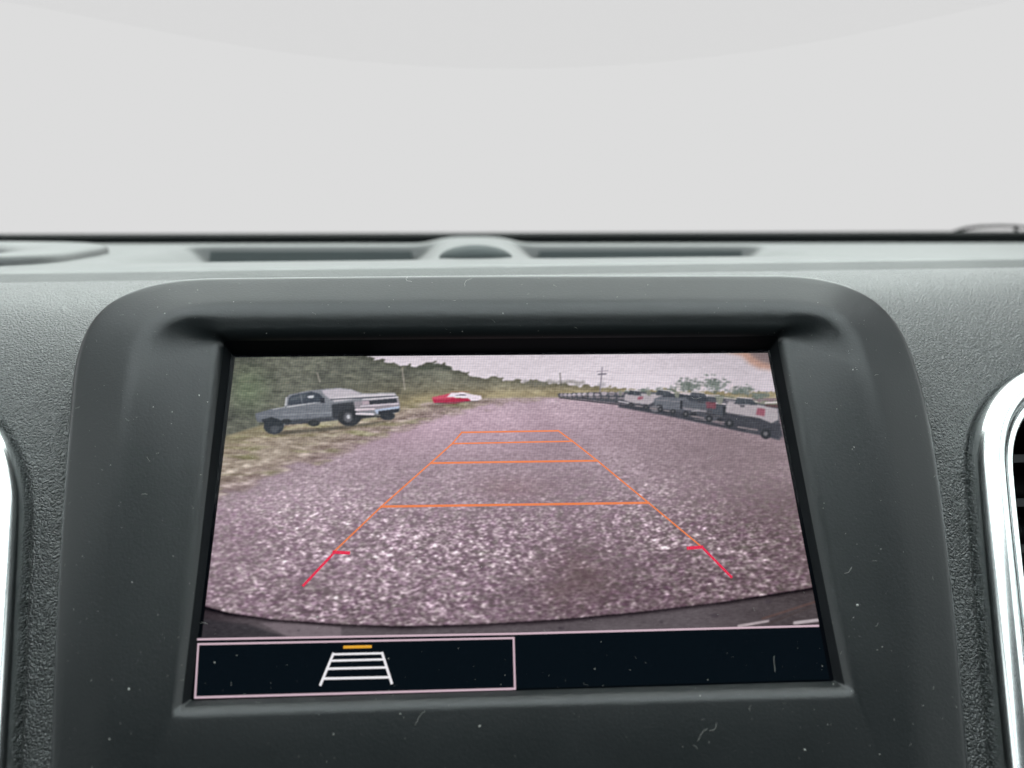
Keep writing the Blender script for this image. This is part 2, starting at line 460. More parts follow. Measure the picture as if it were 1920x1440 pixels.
# far grass strip
put(blur(((yy > gl - 3) & (yy < gl + 30)).astype(float), 2), np.array([150, 138, 114.]) + (n3 * 8)[..., None])
# gravel yard
g_edge = interp([340, 410, 560, 700, 800, 880, 960, 1040, 1100, 1580], [960, 935, 886, 832, 795, 772, 757, 748, 744, 744])
t = np.clip((yy - 742) / 400, 0, 1)
a1, a2, a3, a4 = noise(1.0, .5), noise(1.4, .65), noise(1.8, .95), noise(6.0, 1.6)
a5 = noise(2.8, 1.6)
win = [np.exp(-((t - c_) / w_) ** 2) for c_, w_ in ((.02, .09), (.2, .14), (.48, .2), (.85, .28))]
wn = np.sqrt(sum(w_ ** 2 for w_ in win)) + 1e-6
fine = (win[0] * a1 + win[1] * a2 + win[2] * a3 + win[3] * (.45 * a3 + .9 * a5)) / wn
fine = fine + .18 * (fine ** 2 - 1) * smoothstep(.15, .5, t)
wide = noise(9, 1.3); fine += .35 * wide * smoothstep(.6, .1, t)
patch = noise(60, 18); lowf = noise(120, 40)
fan = (xx - 975) / np.maximum(yy - 700, 10)                                    # wheel tracks run to the vanishing point
tr_ = np.interp(fan, np.linspace(-8, 8, 160), blur(rng.standard_normal((1, 160)), 1.6)[0]); tr_ /= tr_.std()
base = np.array([158, 139, 148.]) + (patch * 4 + lowf * 5 + tr_ * 4)[..., None] * np.array([1, .98, 1.0])
base += (smoothstep(1020, 1500, xx) * -26)[..., None] * np.array([1, .96, 1.1])
base += (smoothstep(.35, 1, t) * -20)[..., None]
base += (np.exp(-((xx-820)/300)**2 - ((t-.12)/.16)**2))[..., None] * np.array([16, 9, 14])
amp = (5.5 + 19 * smoothstep(.12, .85, t)) * np.clip(1 + .16 * patch + .14 * tr_, .5, 1.5)
amp = amp * (1 - .30 * smoothstep(1150, 1480, xx)) * (1 - .25 * smoothstep(620, 440, xx))
gv_ = base + (fine * amp)[..., None] * np.array([1.0, 0.96, 0.98])
gv_ += (noise(3, 1.6) * smoothstep(.2, .6, t) * 1.5)[..., None] * np.array([.8, -.8, 1.0])
# bare dirt patch
dp = np.exp(-((xx-1075)/75)**2 - ((yy-1085)/58)**2) * np.clip(.75 + .25 * n1, 0, 1)
gv_ = gv_ * (1 - .62 * dp[..., None]) + np.array([98, 80, 80.]) * (.62 * dp[..., None]) 
dp2 = np.exp(-((xx-960)/70)**2 - ((yy-915)/22)**2)[..., None] * .35
gv_ = gv_ * (1 - dp2) + np.array([128, 100, 104.]) * dp2
put(blur((yy > np.maximum(g_edge - 40, gl)).astype(float), 1.2), gv_)
# weedy verge between hill and gravel
verge = blur(((yy > gl) & (yy < g_edge - 4 + 7 * n1 * smoothstep(760, 860, yy) + 5 * a4)).astype(float), 5.0, 1.8)
vc = np.array([146, 132, 116.]) + (a4 * 12 + n3 * 8 + a2 * 7)[..., None]
vc += (np.clip(noise(14, 3), 0, 2) * 9)[..., None] * np.array([-.3, .3, -.9]) + (smoothstep(50, 0, g_edge - yy) * 8)[..., None] * np.array([0, -.6, 1.2])
vc += (np.clip(a4, 0, 3) * smoothstep(820, 900, yy) * 18)[..., None]
put(verge, vc, .9)
put(blur(((yy > gl - 2) & (yy < gl + 14) & (xx < 520)).astype(float), 3), (128, 126, 92), .4)
# parked pickup (zoomed crop coordinates, 6x)
q = lambda pts: [(460 + a / 6, 680 + c / 6) for a, c in pts]
poly(q([(430, 770), (1060, 715), (1700, 640), (1400, 700), (900, 770), (300, 820)]), (64, 60, 52), .75, 1.6)
poly(q([(430, 700), (1100, 650), (1600, 610), (1300, 560), (200, 640)]), (44, 46, 50), .9, 1)
poly(q([(440, 740), (600, 700), (700, 690), (640, 722), (480, 760)]), (176, 168, 142), .7, 1)
poly(q([(840, 660), (1050, 645), (1050, 690), (850, 705)]), (170, 165, 140), .7, 1)
poly(q([(1320, 630), (1470, 610), (1500, 635), (1330, 665)]), (170, 165, 140), .7, 1)
poly(q([(115, 580), (300, 525), (440, 500), (455, 400), (500, 358), (700, 316), (900, 294), (1050, 284), (1190, 300), (1320, 345), (1680, 338),
        (1715, 385), (1740, 470), (1735, 540), (1640, 590), (1250, 590), (1230, 640), (830, 650), (500, 680), (430, 705), (180, 660), (122, 620)]), (124, 126, 133), 1, .9)
poly(q([(112, 574), (300, 522), (330, 600), (300, 650), (145, 672), (124, 650)]), (98, 102, 110), 1, .9)
poly(q([(115, 580), (300, 525), (440, 505), (960, 455), (980, 620), (500, 670), (160, 640)]), (108, 112, 120), .8, 2)
poly(q([(860, 310), (1050, 290), (1190, 304), (1310, 350), (960, 420), (880, 350)]), (192, 184, 192), .9, 1.2)
poly(q([(960, 400), (1320, 352), (1680, 344), (1700, 380), (1300, 400), (1000, 440)]), (205, 198, 204), .9, 1)
line(*q([(960, 415)])[0], *q([(1690, 375)])[0], 2.2, (70, 72, 80), .85)
line(*q([(470, 500)])[0], *q([(850, 440)])[0], 2.0, (196, 196, 200), .8)
line(*q([(310, 525)])[0], *q([(445, 500)])[0], 1.6, (180, 180, 184), .8)
line(*q([(452, 480)])[0], *q([(462, 395)])[0], 3, (186, 186, 190), .9)
poly(q([(475, 480), (490, 400), (530, 365), (740, 328), (830, 345), (880, 400), (885, 440), (700, 455)]), (60, 66, 76), 1, .8)
poly(q([(500, 395), (690, 350), (690, 395), (510, 430)]), (92, 98, 104), .6, 1)
poly(q([(700, 375), (770, 365), (770, 395), (705, 400)]), (205, 205, 210), .9, .6)
poly(q([(830, 400), (890, 395), (895, 450), (850, 455)]), (48, 50, 58), 1, .6)
poly(q([(970, 470), (1220, 440), (1250, 560), (1300, 640), (980, 640)]), (50, 52, 58), 1, 1.2)
poly(q([(440, 650), (980, 606), (985, 650), (830, 668), (445, 700)]), (62, 64, 71), .9, 1)
line(*q([(690, 462)])[0], *q([(700, 640)])[0], 1.4, (92, 94, 102), .6); line(*q([(880, 450)])[0], *q([(900, 630)])[0], 1.4, (92, 94, 102), .6)
line(*q([(170, 600)])[0], *q([(970, 560)])[0], 2.2, (158, 160, 166), .45); line(*q([(480, 660)])[0], *q([(980, 628)])[0], 2.4, (70, 72, 78), .7)
line(*q([(620, 340)])[0], *q([(640, 455)])[0], 1.8, (120, 122, 130), .8); poly(q([(120, 590), (300, 560), (420, 570), (440, 660), (180, 650)]), (104, 108, 116), .6, 2)
ell(*q([(320, 715)])[0], 19, 15, (50, 54, 60), 1, .8); ell(*q([(330, 740)])[0], 8, 8, (86, 88, 94), .6, 1.2)
poly(q([(180, 640), (300, 610), (390, 650), (420, 700), (240, 720)]), (44, 48, 54), 1, 1)
ell(*q([(1170, 615)])[0], 22, 16.5, (44, 45, 50), 1, .8); ell(*q([(1155, 615)])[0], 8.5, 9, (106, 106, 112), .8, 1.2); ell(*q([(1160, 610)])[0], 3.5, 4, (190, 190, 196), .9, .7)
ell(*q([(1600, 600)])[0], 14, 8, (46, 48, 54), 1, .8); ell(*q([(770, 680)])[0], 11, 6, (44, 46, 48), 1, .8); ell(*q([(460, 660)])[0], 9, 5, (48, 50, 54), 1, .8)
poly(q([(1220, 440), (1720, 395), (1740, 500), (1250, 560)]), (150, 140, 148), .8, 1)
poly(q([(1390, 430), (1700, 400), (1708, 448), (1400, 470)]), (48, 50, 58), 1, .7)
line(*q([(1320, 415)])[0], *q([(1715, 388)])[0], 2.2, (214, 206, 214), .9)
line(*q([(1300, 490)])[0], *q([(1720, 462)])[0], 2.4, (206, 196, 206), .9)
poly(q([(1310, 430), (1390, 425), (1395, 465), (1320, 475)]), (178, 160, 170), .9, .8)
line(*q([(1240, 530)])[0], *q([(1450, 520)])[0], 3.4, (214, 200, 208), .9)
line(*q([(1250, 575)])[0], *q([(1440, 580)])[0], 4.0, (216, 206, 214), .9)
poly(q([(1450, 530), (1730, 490), (1735, 520), (1480, 575)]), (178, 190, 214), .9, .8)
poly(q([(1500, 545), (1735, 515), (1725, 555), (1500, 585)]), (40, 42, 50), 1, .8)
# red and white car further back
poly([(810, 745), (838, 739), (850, 737), (858, 752), (840, 756), (813, 754)], (196, 70, 96), .95, 1)
poly([(812, 749), (880, 745), (884, 752), (850, 757), (814, 755)], (168, 38, 70), 1, .9)
poly([(838, 744), (846, 737), (868, 735.5), (888, 740), (902, 742), (904, 748), (896, 751), (884, 752), (878, 747)], (226, 212, 222), 1, .8)
poly([(848, 742), (868, 739), (878, 742)], (70, 66, 78), .85, .6)
line(816, 756.5, 898, 752, 1.6, (84, 78, 80), .7); line(845, 734.5, 880, 734.5, 1.2, (190, 90, 80), .5)
# trees behind the row on the right
for cx_, cy_, wx_, wy_, n_ in ((1178, 737, 8, 3, 14), (1207, 734, 10, 4, 22), (1238, 732, 7, 4, 12), (1262, 731, 8, 6, 14), (1292, 724, 20, 11, 80), (1340, 721, 19, 12, 80), (1390, 733, 18, 8, 55), (1425, 742, 14, 6, 36)):
    for k in range(int(n_ * 1.9)):                               # open crowns: loose clumps with sky between them
        x, y = rng.normal(cx_, wx_ * .55), rng.normal(cy_, wy_ * .55); dk = rng.normal(0, 11)
        ell(x, y, rng.uniform(1.5, 4.5), rng.uniform(.9, 2.4), (104 + dk, 112 + dk, 106 + dk), rng.uniform(.35, .75), .9)
hedge = (yy > interp([1150, 1250, 1350, 1450], [739, 738, 743, 752]) + 2.5 * n2) & (xx > 1150)
put(blur((hedge & (yy < interp([1045, 1170, 1260, 1350, 1400, 1460], [744, 742, 744, 753, 761, 770]))).astype(float), 1.4), np.array([116, 121, 104.]) + (n2 * 7)[..., None], .85)
for x in (1272, 1317, 1372): ell(x, 728, 3.5, 8, (220, 204, 208), .5, 1.8)
# power pole
line(1129, 689, 1125, 736, 2.4, (136, 128, 140), .85); line(1119, 697, 1140, 695, 1.6, (150, 140, 152), .8); line(1122, 702, 1136, 701, 3, (112, 106, 118), .8)
ell(1128, 721, 8, 5, (140, 136, 142), .5, 1.5)
# line of parked trucks on the right
rt = lambda x: np.interp(x, [1045, 1100, 1170, 1260, 1350, 1400, 1460], [738, 736, 735, 736, 745, 753, 762])
rb = lambda x: np.interp(x, [1045, 1100, 1170, 1260, 1350, 1400, 1460], [744, 750, 758, 773, 792, 804, 826])
xs_ = np.linspace(1047, 1462, 60)
poly([(x, rt(x)) for x in xs_] + [(x, rb(x)) for x in xs_[::-1]], (74, 74, 82), 1, .9)
x = 1050.0; wdt = 7.0
while x < 1165:
    h0, h1 = rt(x), rb(x)
    ell(x + wdt*.4, h0 + 2 + rng.uniform(0, 1.5), wdt*.42, 2 + wdt*.12, np.array([214, 202, 210]) - rng.uniform(0, 60), .85, .7)
    ell(x + wdt*.5, h0 + (h1-h0)*.55, wdt*.4, 2.0, np.array([170, 160, 166]) - rng.uniform(0, 70), .7, .8)
    x += wdt; wdt *= 1.09
line(1050, 746, 1180, 761, 2.2, (48, 48, 54), .8)
for k in range(90):                                             # trim, glass and shadow gaps along the row
    x = 1070 + 385 * rng.uniform(0, 1) ** .8; f_ = rng.uniform(.02, .98); y = rt(x) + (rb(x) - rt(x)) * f_
    sc_ = .35 + .65 * (x - 1050) / 400; v_ = rng.uniform(130, 205) if rng.uniform() < .42 * (1 - f_ * .75) else rng.uniform(34, 84)
    ang = .02 + .16 * (x - 1050) / 400; L_ = rng.uniform(3, 13) * sc_
    line(x - L_, y - L_ * ang, x + L_, y + L_ * ang, rng.uniform(.8, 2.4) * (.5 + sc_), (v_, v_ * .96, v_ * 1.0), rng.uniform(.3, .75))
for x in (1196, 1252, 1290, 1336): 
    c_ = rt(x) - 1.5; w_ = 9 + (x - 1190) / 12
    poly([(x - w_, c_ + 5), (x - w_ * .6, c_ - 1.5), (x + w_ * .6, c_ - .5), (x + w_, c_ + 7)], (70, 74, 80), .8, .8)
    line(x - w_ * .6, c_ - 1.8, x + w_ * .6, c_ - .8, 1.6, (200, 192, 194), .75)
for x in (1238, 1300, 1352, 1438): ell(x, rb(x) - 5, 5 + (x - 1230) / 60, 4 + (x - 1230) / 80, (40, 41, 47), .85, 1)
rr = lambda pts: [(1160 + a / 6, 660 + c / 6) for a, c in pts]
poly(rr([(70, 470), (240, 470), (470, 490), (440, 540), (340, 590), (170, 575), (60, 545)]), (174, 165, 171), .95, 1.1)
poly(rr([(215, 505), (280, 500), (270, 530), (210, 540)]), (140, 76, 92), .85, 1)
line(*rr([(250, 455)])[0], *rr([(470, 465)])[0], 3, (86, 88, 92), .9); line(*rr([(0, 555)])[0], *rr([(110, 575)])[0], 2.5, (190, 182, 188), .8)
poly(rr([(240, 470), (520, 470), (760, 480), (740, 500), (480, 500), (300, 490)]), (186, 178, 182), .8, .9)
poly(rr([(470, 470), (600, 465), (600, 490), (480, 492)]), (66, 70, 76), .9, .8)
line(*rr([(560, 452)])[0], *rr([(1000, 490)])[0], 2.6, (206, 192, 196), .9); line(*rr([(1000, 492)])[0], *rr([(1560, 560)])[0], 2.4, (186, 176, 176), .75)
poly(rr([(430, 520), (760, 520), (900, 560), (900, 640), (500, 640), (380, 580)]), (76, 78, 86), .9, 1)
line(*rr([(560, 520)])[0], *rr([(760, 530)])[0], 2.2, (166, 158, 162), .8)
poly(rr([(660, 480), (960, 500), (980, 545), (780, 540)]), (60, 64, 72), .9, .9)
# two dark vehicles between the white ones
poly([(1226, 748), (1242, 742), (1286, 745), (1293, 752), (1291, 769), (1262, 769), (1229, 764)], (100, 102, 110), .95, .8)
poly([(1240, 737), (1282, 739), (1287, 746), (1243, 744)], (54, 58, 66), .95, .7); line(1240, 736, 1284, 738.5, 1.8, (196, 186, 190), .8)
line(1230, 750, 1288, 754, 1.6, (150, 146, 152), .6); ell(1236, 764, 7, 6, (46, 48, 54), .9, .8); ell(1236, 764, 3, 3, (130, 126, 132), .8, .8)
poly([(1280, 752), (1328, 757), (1326, 770), (1279, 765)], (86, 88, 96), .95, .7); poly([(1290, 741), (1324, 744), (1330, 753), (1293, 750)], (50, 54, 62), .95, .7)
line(1290, 740, 1326, 743.5, 1.8, (190, 182, 186), .8); poly([(1336, 757), (1360, 760), (1358, 780), (1336, 776)], (70, 72, 80), .95, .8)
line(1284, 767, 1324, 772, 2.2, (156, 150, 156), .7); poly([(1276, 750), (1280, 752), (1279, 768), (1275, 768)], (36, 38, 44), .9, .7); poly([(1356, 762), (1364, 764), (1362, 790), (1355, 786)], (36, 38, 44), .9, .8)
poly(rr([(980, 560), (1100, 570), (1090, 640), (990, 630)]), (120, 62, 74), .85, 1)
line(*rr([(720, 625)])[0], *rr([(980, 660)])[0], 2.4, (128, 122, 128), .8); line(*rr([(830, 665)])[0], *rr([(900, 655)])[0], 4, (150, 146, 150), .6)
poly(rr([(0, 590), (360, 620), (600, 660), (1180, 820), (1700, 900), (1850, 980), (1400, 900), (600, 730), (0, 620)]), (50, 52, 60), .95, 1.3)
ell(*rr([(410, 640)])[0], 9, 6, (124, 120, 126), .7, 1.2); ell(*rr([(1220, 790)])[0], 8, 5, (166, 158, 162), .75, 1.2)
line(*rr([(850, 755)])[0], *rr([(1080, 780)])[0], 1.6, (128, 122, 124), .7); line(*rr([(1440, 880)])[0], *rr([(1670, 912)])[0], 3, (150, 140, 142), .8)
poly(rr([(1215, 580), (1240, 555), (1560, 590), (1790, 640), (1800, 760), (1720, 800), (1580, 745), (1200, 680)]), (170, 161, 166), .95, 1.1)
line(*rr([(1100, 575)])[0], *rr([(1200, 585)])[0], 3, (196, 186, 190), .85)
poly(rr([(1560, 630), (1650, 640), (1640, 725), (1545, 705)]), (138, 72, 88), .9, 1.2)
poly(rr([(1360, 600), (1420, 600), (1420, 620), (1370, 622)]), (74, 72, 80), .9, .6)
poly(rr([(1640, 590), (1800, 590), (1820, 630), (1650, 610)]), (86, 60, 62), .9, 1); line(*rr([(1650, 572)])[0], *rr([(1800, 566)])[0], 3, (214, 202, 206), .8)
poly(rr([(1200, 690), (1580, 750), (1720, 810), (1820, 800), (1850, 960), (1500, 900), (1180, 830), (1160, 740)]), (56, 56, 64), .95, 1.4)
# gaps between the vehicles, cabs above the beds, tyres and daylight under the sills
for x, w_, d_ in ((1163, 4, 7), (1216, 6, 7), (1269, 6, 9), (1349, 9, 13)):
    y = rt(x); poly([(x - w_, y - 3), (x + w_, y - 2), (x + w_ * .5, y + d_), (x - w_ * .4, y + d_ - 1)], (124, 126, 114), .9, .9)
for x, w_, h_ in ((1190, 13, 4), (1246, 17, 5), (1310, 19, 6), (1398, 22, 7)):
    y = rt(x); poly([(x - w_, y + 5), (x - w_ * .7, y - h_), (x + w_ * .55, y - h_ + 2.5), (x + w_, y + 7)], (62, 66, 74), .92, .8)
    line(x - w_ * .7, y - h_ - .6, x + w_ * .55, y - h_ + 2, 1.7, (196, 188, 192), .8); line(x - w_ * .1, y - h_ + 1, x + .5, y + 4, 1.4, (120, 120, 126), .6)
for x, r_ in ((1184, 3.6), (1212, 4), (1238, 5), (1262, 5), (1286, 6), (1330, 7), (1368, 8), (1436, 10)):
    ell(x, rb(x) - r_ * .35, r_, r_ * .95, (38, 39, 44), .95, .8); ell(x - .5, rb(x) - r_ * .4, r_ * .42, r_ * .42, (120, 116, 120), .7, .8)
for x, w_ in ((1198, 6), (1225, 6), (1250, 5), (1308, 11), (1350, 8), (1402, 18)):
    y = rb(x); line(x - w_, y - 1.2 - w_ * .16, x + w_, y - 1.2 + w_ * .16, 1.8 + w_ * .08, (140, 128, 130), .75)
# blurred edge of the lamp housing in the top right corner
m = pmask([(1345, 640), (1362, 660), (1392, 668), (1406, 682), (1424, 691), (1450, 694), (1450, 640)])
put(blur(m.astype(float), 3.5), (176, 132, 112), .8); m = pmask([(1392, 640), (1410, 668), (1430, 680), (1455, 686), (1455, 640)]); put(blur(m.astype(float), 3.5), (112, 100, 104), .85)
# rear bumper along the bottom of the picture
bt = interp([340, 385, 430, 520, 640, 760, 900, 1050, 1200, 1350, 1515, 1580], [1126, 1137, 1149, 1162, 1170, 1174, 1170, 1161, 1147, 1129, 1103, 1090])
bump = yy > bt
bc = np.array([92, 84, 88.]) + (noise(30, 6) * 3)[..., None]
bc += (smoothstep(520, 380, xx) * -44)[..., None] + (smoothstep(1250, 1530, xx) * -20)[..., None] * np.array([1, 1, 1.1])
bc -= (np.exp(-((yy - bt) / 6) ** 2) * 66)[..., None]
put(blur(bump.astype(float), .9), bc)
poly([(380, 1160), (470, 1172), (545, 1198), (370, 1205)], (52, 49, 53), .8, 2)
poly([(488, 1168), (520, 1167), (640, 1176), (640, 1196), (545, 1196)], (126, 114, 120), .75, 1.4)
for x, y, r in ((1052, 1178, 7), (1340, 1154, 8), (1240, 1166, 4), (848, 1184, 5), (760, 1190, 3), (1440, 1128, 7), (560, 1182, 3)): ell(x, y, r, r*.55, (66, 58, 64), .7, 1)
line(1385, 1174, 1440, 1164, 5, (200, 186, 190), .8); line(1440, 1170, 1520, 1138, 4, (70, 60, 60), .8); line(1430, 1160, 1530, 1128, 4, (92, 70, 66), .8); line(1490, 1168, 1540, 1162, 6, (205, 194, 198), .8)
line(1400, 1168, 1452, 1160, 2, (90, 80, 84), .7)
# lens softness, then the LCD cell pattern
img += (noise(2.6, .5) * 4.0)[..., None]
img[:] = blur(img, 1.0, .7)
sh_ = img - blur(img, 2.4, 2.0); img += sh_ * (.7 - .45 * smoothstep(800, 860, yy))[..., None]
sl = 0.5 + 0.5 * np.sin((xx + 0.16 * (yy - 660)) * 2 * math.pi / 4.9)
am = 11.0 * smoothstep(1020, 720, yy) + 1.5
img += (am * (sl - .5))[..., None] * np.array([1.15, .9, .5]) + (am * .5 * np.sin(yy * 2 * math.pi / 4.3))[..., None]
img += noise(.9, .9)[..., None] * 1.6
# shaded corner at the top left
img *= (1 - .16 * np.exp(-((xx - 440) / 60)**2 - ((yy - 668) / 30)**2))[..., None]
# dark tool strip under the picture
strip = yy > interp([340, 370, 963, 1530, 1580], [1199, 1198, 1187, 1173, 1172])
img[strip] = (2, 8, 13)
np.clip(img, 0, 255, out=img)

# display pixels as a fine lattice carrying the painted colours
NU, NV = 720, 420
U, V_ = np.meshgrid(np.linspace(-0.0791, 0.0789, NU), np.linspace(-0.0479, 0.0470, NV))
P = U[..., None] * np.array([1, 0, 0]) + V_[..., None] * PW + PN * 0.00005
px_, py_ = project(P.reshape(-1, 3))
fx = np.clip(px_ - X0, 0, W - 1.001); fy = np.clip(py_ - Y0, 0, H - 1.001)
ix, iy = fx.astype(int), fy.astype(int); tx, ty = (fx - ix)[:, None], (fy - iy)[:, None]
samp = img[iy, ix]*(1-tx)*(1-ty) + img[iy, ix+1]*tx*(1-ty) + img[iy+1, ix]*(1-tx)*ty + img[iy+1, ix+1]*tx*ty
col = np.concatenate([lin(samp), np.ones((len(samp), 1))], 1).astype(np.float32)
M_PIC, nt, b = new_mat('lit_display_pixels')
b.inputs['Base Color'].default_value = (0.0015, 0.002, 0.003, 1); b.inputs['Roughness'].default_value = 0.12; b.inputs['Specular IOR Level'].default_value = 0.05
at = nd(nt, 'ShaderNodeAttribute'); at.attribute_name = 'picture'
nt.links.new(at.outputs['Color'], b.inputs['Emission Color']); b.inputs['Emission Strength'].default_value = 1.0
Vp, Fp = grid(P)
me = bpy.data.meshes.new('camera_picture')
me.vertices.add(len(Vp)); me.vertices.foreach_set('co', (Vp - ORIGIN[disp]).astype(np.float32).ravel())
me.loops.add(Fp.size); me.loops.foreach_set('vertex_index', Fp.astype(np.int32).ravel())
me.polygons.add(len(Fp)); me.polygons.foreach_set('loop_start', np.arange(0, Fp.size, 4, dtype=np.int32))
me.update()
ca = me.color_attributes.new('picture', 'FLOAT_COLOR', 'POINT'); ca.data.foreach_set('color', col.ravel())
me.materials.append(M_PIC)
pic = bpy.data.objects.new('camera_picture', me); scene.collection.objects.link(pic); pic.parent = disp
pic['label'] = 'rear camera picture of gravel yard, silver pickup and parked trucks'

# lit line graphics on the display
M_ORANGE, M_RED, M_WHITE, M_PINK, M_YEL = emit('orange_pixels', (228, 122, 70)), emit('red_pixels', (226, 36, 74)), emit('white_pixels', (238, 236, 240)), emit('pale_pink_pixels', (206, 180, 192)), emit('amber_pixels', (226, 164, 50))
def strokes(name, segs, mat, label=None, h=0.00012):
    """each stroke is a flat lit bar a tenth of a millimetre proud of the pixels"""
    V, F = [], []
    for j, (x0, y0, x1, y1, wpx) in enumerate(segs):
        a = on_panel(x0, y0, 0); c = on_panel(x1, y1, 0); d = c - a; l = np.linalg.norm(d); d /= l
        s = np.cross(PN, d); hw = wpx * 0.000155 / 2
        hh = h + 0.000004 * j
        k = len(V)
        for base_h in (0.00006, hh):
            for p, e_ in ((a, -1), (c, 1)):
                for sg in (-1, 1): V.append(p + d * e_ * hw * .8 + s * sg * hw + PN * base_h)
        F += [(k+4, k+6, k+7, k+5), (k, k+4, k+5, k+1), (k+2, k+3, k+7, k+6), (k, k+2, k+6, k+4), (k+1, k+5, k+7, k+3)]
    return make(name, V, F, mat, disp, smooth=False, label=label)
for s in ((866, 811, 1047, 808, 3.4), (848, 832, 1073, 827.5, 3.0), (808, 868.5, 1120, 864, 3.9), (715, 950, 1216, 943, 4.4)):
    strokes('guide_line', [s], M_ORANGE)
strokes('guide_line', [(866, 811, 848, 832, 3.0), (848, 832, 808, 868, 3.0), (808, 868, 715, 950, 3.0), (715, 950, 627, 1034, 3.0)], M_ORANGE, h=0.00009)
strokes('guide_line', [(1047, 808, 1073, 827, 3.0), (1073, 827, 1120, 864, 3.0), (1120, 864, 1216, 943, 3.0), (1216, 943, 1316, 1026, 3.0)], M_ORANGE, h=0.00009)
strokes('stop_line', [(626, 1035.5, 654, 1037, 5.5), (627, 1036, 569, 1098, 4.2)], M_RED, h=0.00016)
strokes('stop_line', [(1290, 1028, 1316, 1026, 5.5), (1316, 1026, 1371, 1082, 4.2)], M_RED, h=0.00016)
strokes('divider_line', [(371, 1199, 963, 1188.5, 3.2), (963, 1188.5, 1534, 1173.5, 3.2)], M_PINK)
strokes('button_frame', [(372, 1208, 963, 1196.5, 3.0), (963, 1196.5, 965.5, 1291.5, 3.0), (965.5, 1291.5, 366, 1308, 3.2), (366, 1308, 372, 1208, 2.6)], M_PINK)
strokes('guide_icon', [(625, 1226, 601, 1284, 3.8), (716.5, 1224.5, 734.5, 1281, 3.8), (625, 1227, 717, 1225, 3.2), (622, 1239, 720, 1236.5, 3.2),
                       (616, 1254, 724, 1251.5, 3.4), (608, 1272.5, 728, 1270, 3.6)], M_WHITE)
strokes('icon_bar', [(646, 1213.5, 695, 1212.5, 4.4)], M_YEL)

# ------------------------------------------------------------------ air vents at both edges
VH = -5.0 * mm
VR = ring_px(L=((1900, 1640), (1851, 1130), (1830, 880)), TL=((1822, 780), (1862, 712)), T=((1950, 684), (2040, 676), (2130, 684)),
             TR=((2220, 712), (2260, 780)), R=((2262, 880), (2290, 1130), (2340, 1640)), BR=((2350, 1700), (2330, 1720)),
             B=((2280, 1730), (2120, 1735), (1980, 1730)), BL=((1930, 1720), (1908, 1700)))
VL = ring_px(L=((-400, 1640), (-370, 1250), (-350, 940)), TL=((-346, 850), (-310, 770)), T=((-230, 735), (-160, 728), (-90, 735)),
             TR=((-10, 752), (42, 845)), R=((41, 950), (31, 1180), (6, 1640)), BR=((0, 1720), (-20, 1740)),
             B=((-90, 1750), (-200, 1752), (-310, 1750)), BL=((-380, 1740), (-398, 1700)))
def inset(r3, d):
    """ring moved inwards by d in the panel plane"""
    u_, v_ = uv_of(r3); h_ = r3 @ PN
    P2 = np.stack([u_, v_], 1); T = np.roll(P2, -1, 0) - np.roll(P2, 1, 0); T /= np.linalg.norm(T, axis=1)[:, None] + 1e-12
    N = np.stack([T[:, 1], -T[:, 0]], 1)           # outline runs clockwise: inward is to the right
    Q = P2 + N * d
    return Q, h_
def ring_uv(Q, h): return Q[:, :1] * np.array([[1., 0, 0]]) + Q[:, 1:] * PW[None] + np.asarray(h)[..., None] * PN[None]
def air_vent(px, label, group):
    r0 = ring3(px, VH)
    c = r0.mean(0)
    t = thing('air_vent', label, 'air vent', c - PN * 0.03, group)
    prof = [(0.0, -20.0), (0.0, -9.0), (0.0, -5.0), (0.6, -3.4), (2.0, -1.6), (4.0, -.7), (6.0, -1.0), (7.6, -2.2), (8.5, -3.6), (8.9, -3.9), (9.3, -3.5), (9.9, -3.2), (10.5, -3.6), (10.9, -4.8), (11.0, -9.0)]
    # densify with a smooth curve
    pr = np.array(prof); s = np.concatenate([[0], np.cumsum(np.hypot(*np.diff(pr, axis=0).T))])
    ss = np.linspace(0, s[-1], 46); pr = np.stack([np.interp(ss, s, pr[:, 0]), np.interp(ss, s, pr[:, 1])], 1)
    kk = np.array([1, 2, 3, 2, 1.]); kk /= kk.sum()
    sm = np.stack([np.convolve(np.pad(pr[:, i], 2, mode='edge'), kk, 'valid') for i in (0, 1)], 1); sm[:, 0] = sm[:, 0]; pr = sm
    rs = []
    for d, h in pr:
        Q, _ = inset(r0, d * mm); rs.append(ring_uv(Q, np.full(len(Q), h * mm)))
    V, F = loft(rs); make('chrome_ring', V, [f[::-1] for f in F], M_CHROME, t)
    Q, _ = inset(r0, 10.9 * mm)
    a = ring_uv(Q, np.full(len(Q), -8.5 * mm)); Q2, _ = inset(r0, 14 * mm); b_ = ring_uv(Q2, np.full(len(Q2), -45 * mm))
    V, F = loft([a, a + (b_ - a) * .5, b_]); F = [f[::-1] for f in F] + [tuple(2 * len(a) + i for i in range(len(a)))]
    make('duct', V, F, M_DARK, t, smooth=False)
    u0, u1 = Q2[:, 0].min(), Q2[:, 0].max(); v0, v1 = Q2[:, 1].min(), Q2[:, 1].max()
    for k in range(1, 9):                                       # louvres across the duct
        v = v0 + (v1 - v0) * k / 9
        near = np.abs(Q2[:, 1] - v) < 0.006
        ua, ub = Q2[near, 0].min() - .0015, Q2[near, 0].max() + .0015
        pts = [(-.0012, -.016), (.0012, -.0155), (.0035, -.034), (.0015, -.035)]
        V = [panel(uu, v + dv, h) for uu in (ua, ub) for dv, h in pts]
        make('louvre', V, [(0, 1, 2, 3), (7, 6, 5, 4), (0, 4, 5, 1), (1, 5, 6, 2), (2, 6, 7, 3), (3, 7, 4, 0)], M_DARK, t, smooth=False)
    return r0
RV = air_vent(VR, 'chrome ringed air vent right of the screen with dark duct showing', None)
LV = air_vent(VL, 'chrome ringed air vent at left edge, only its rim showing', None)

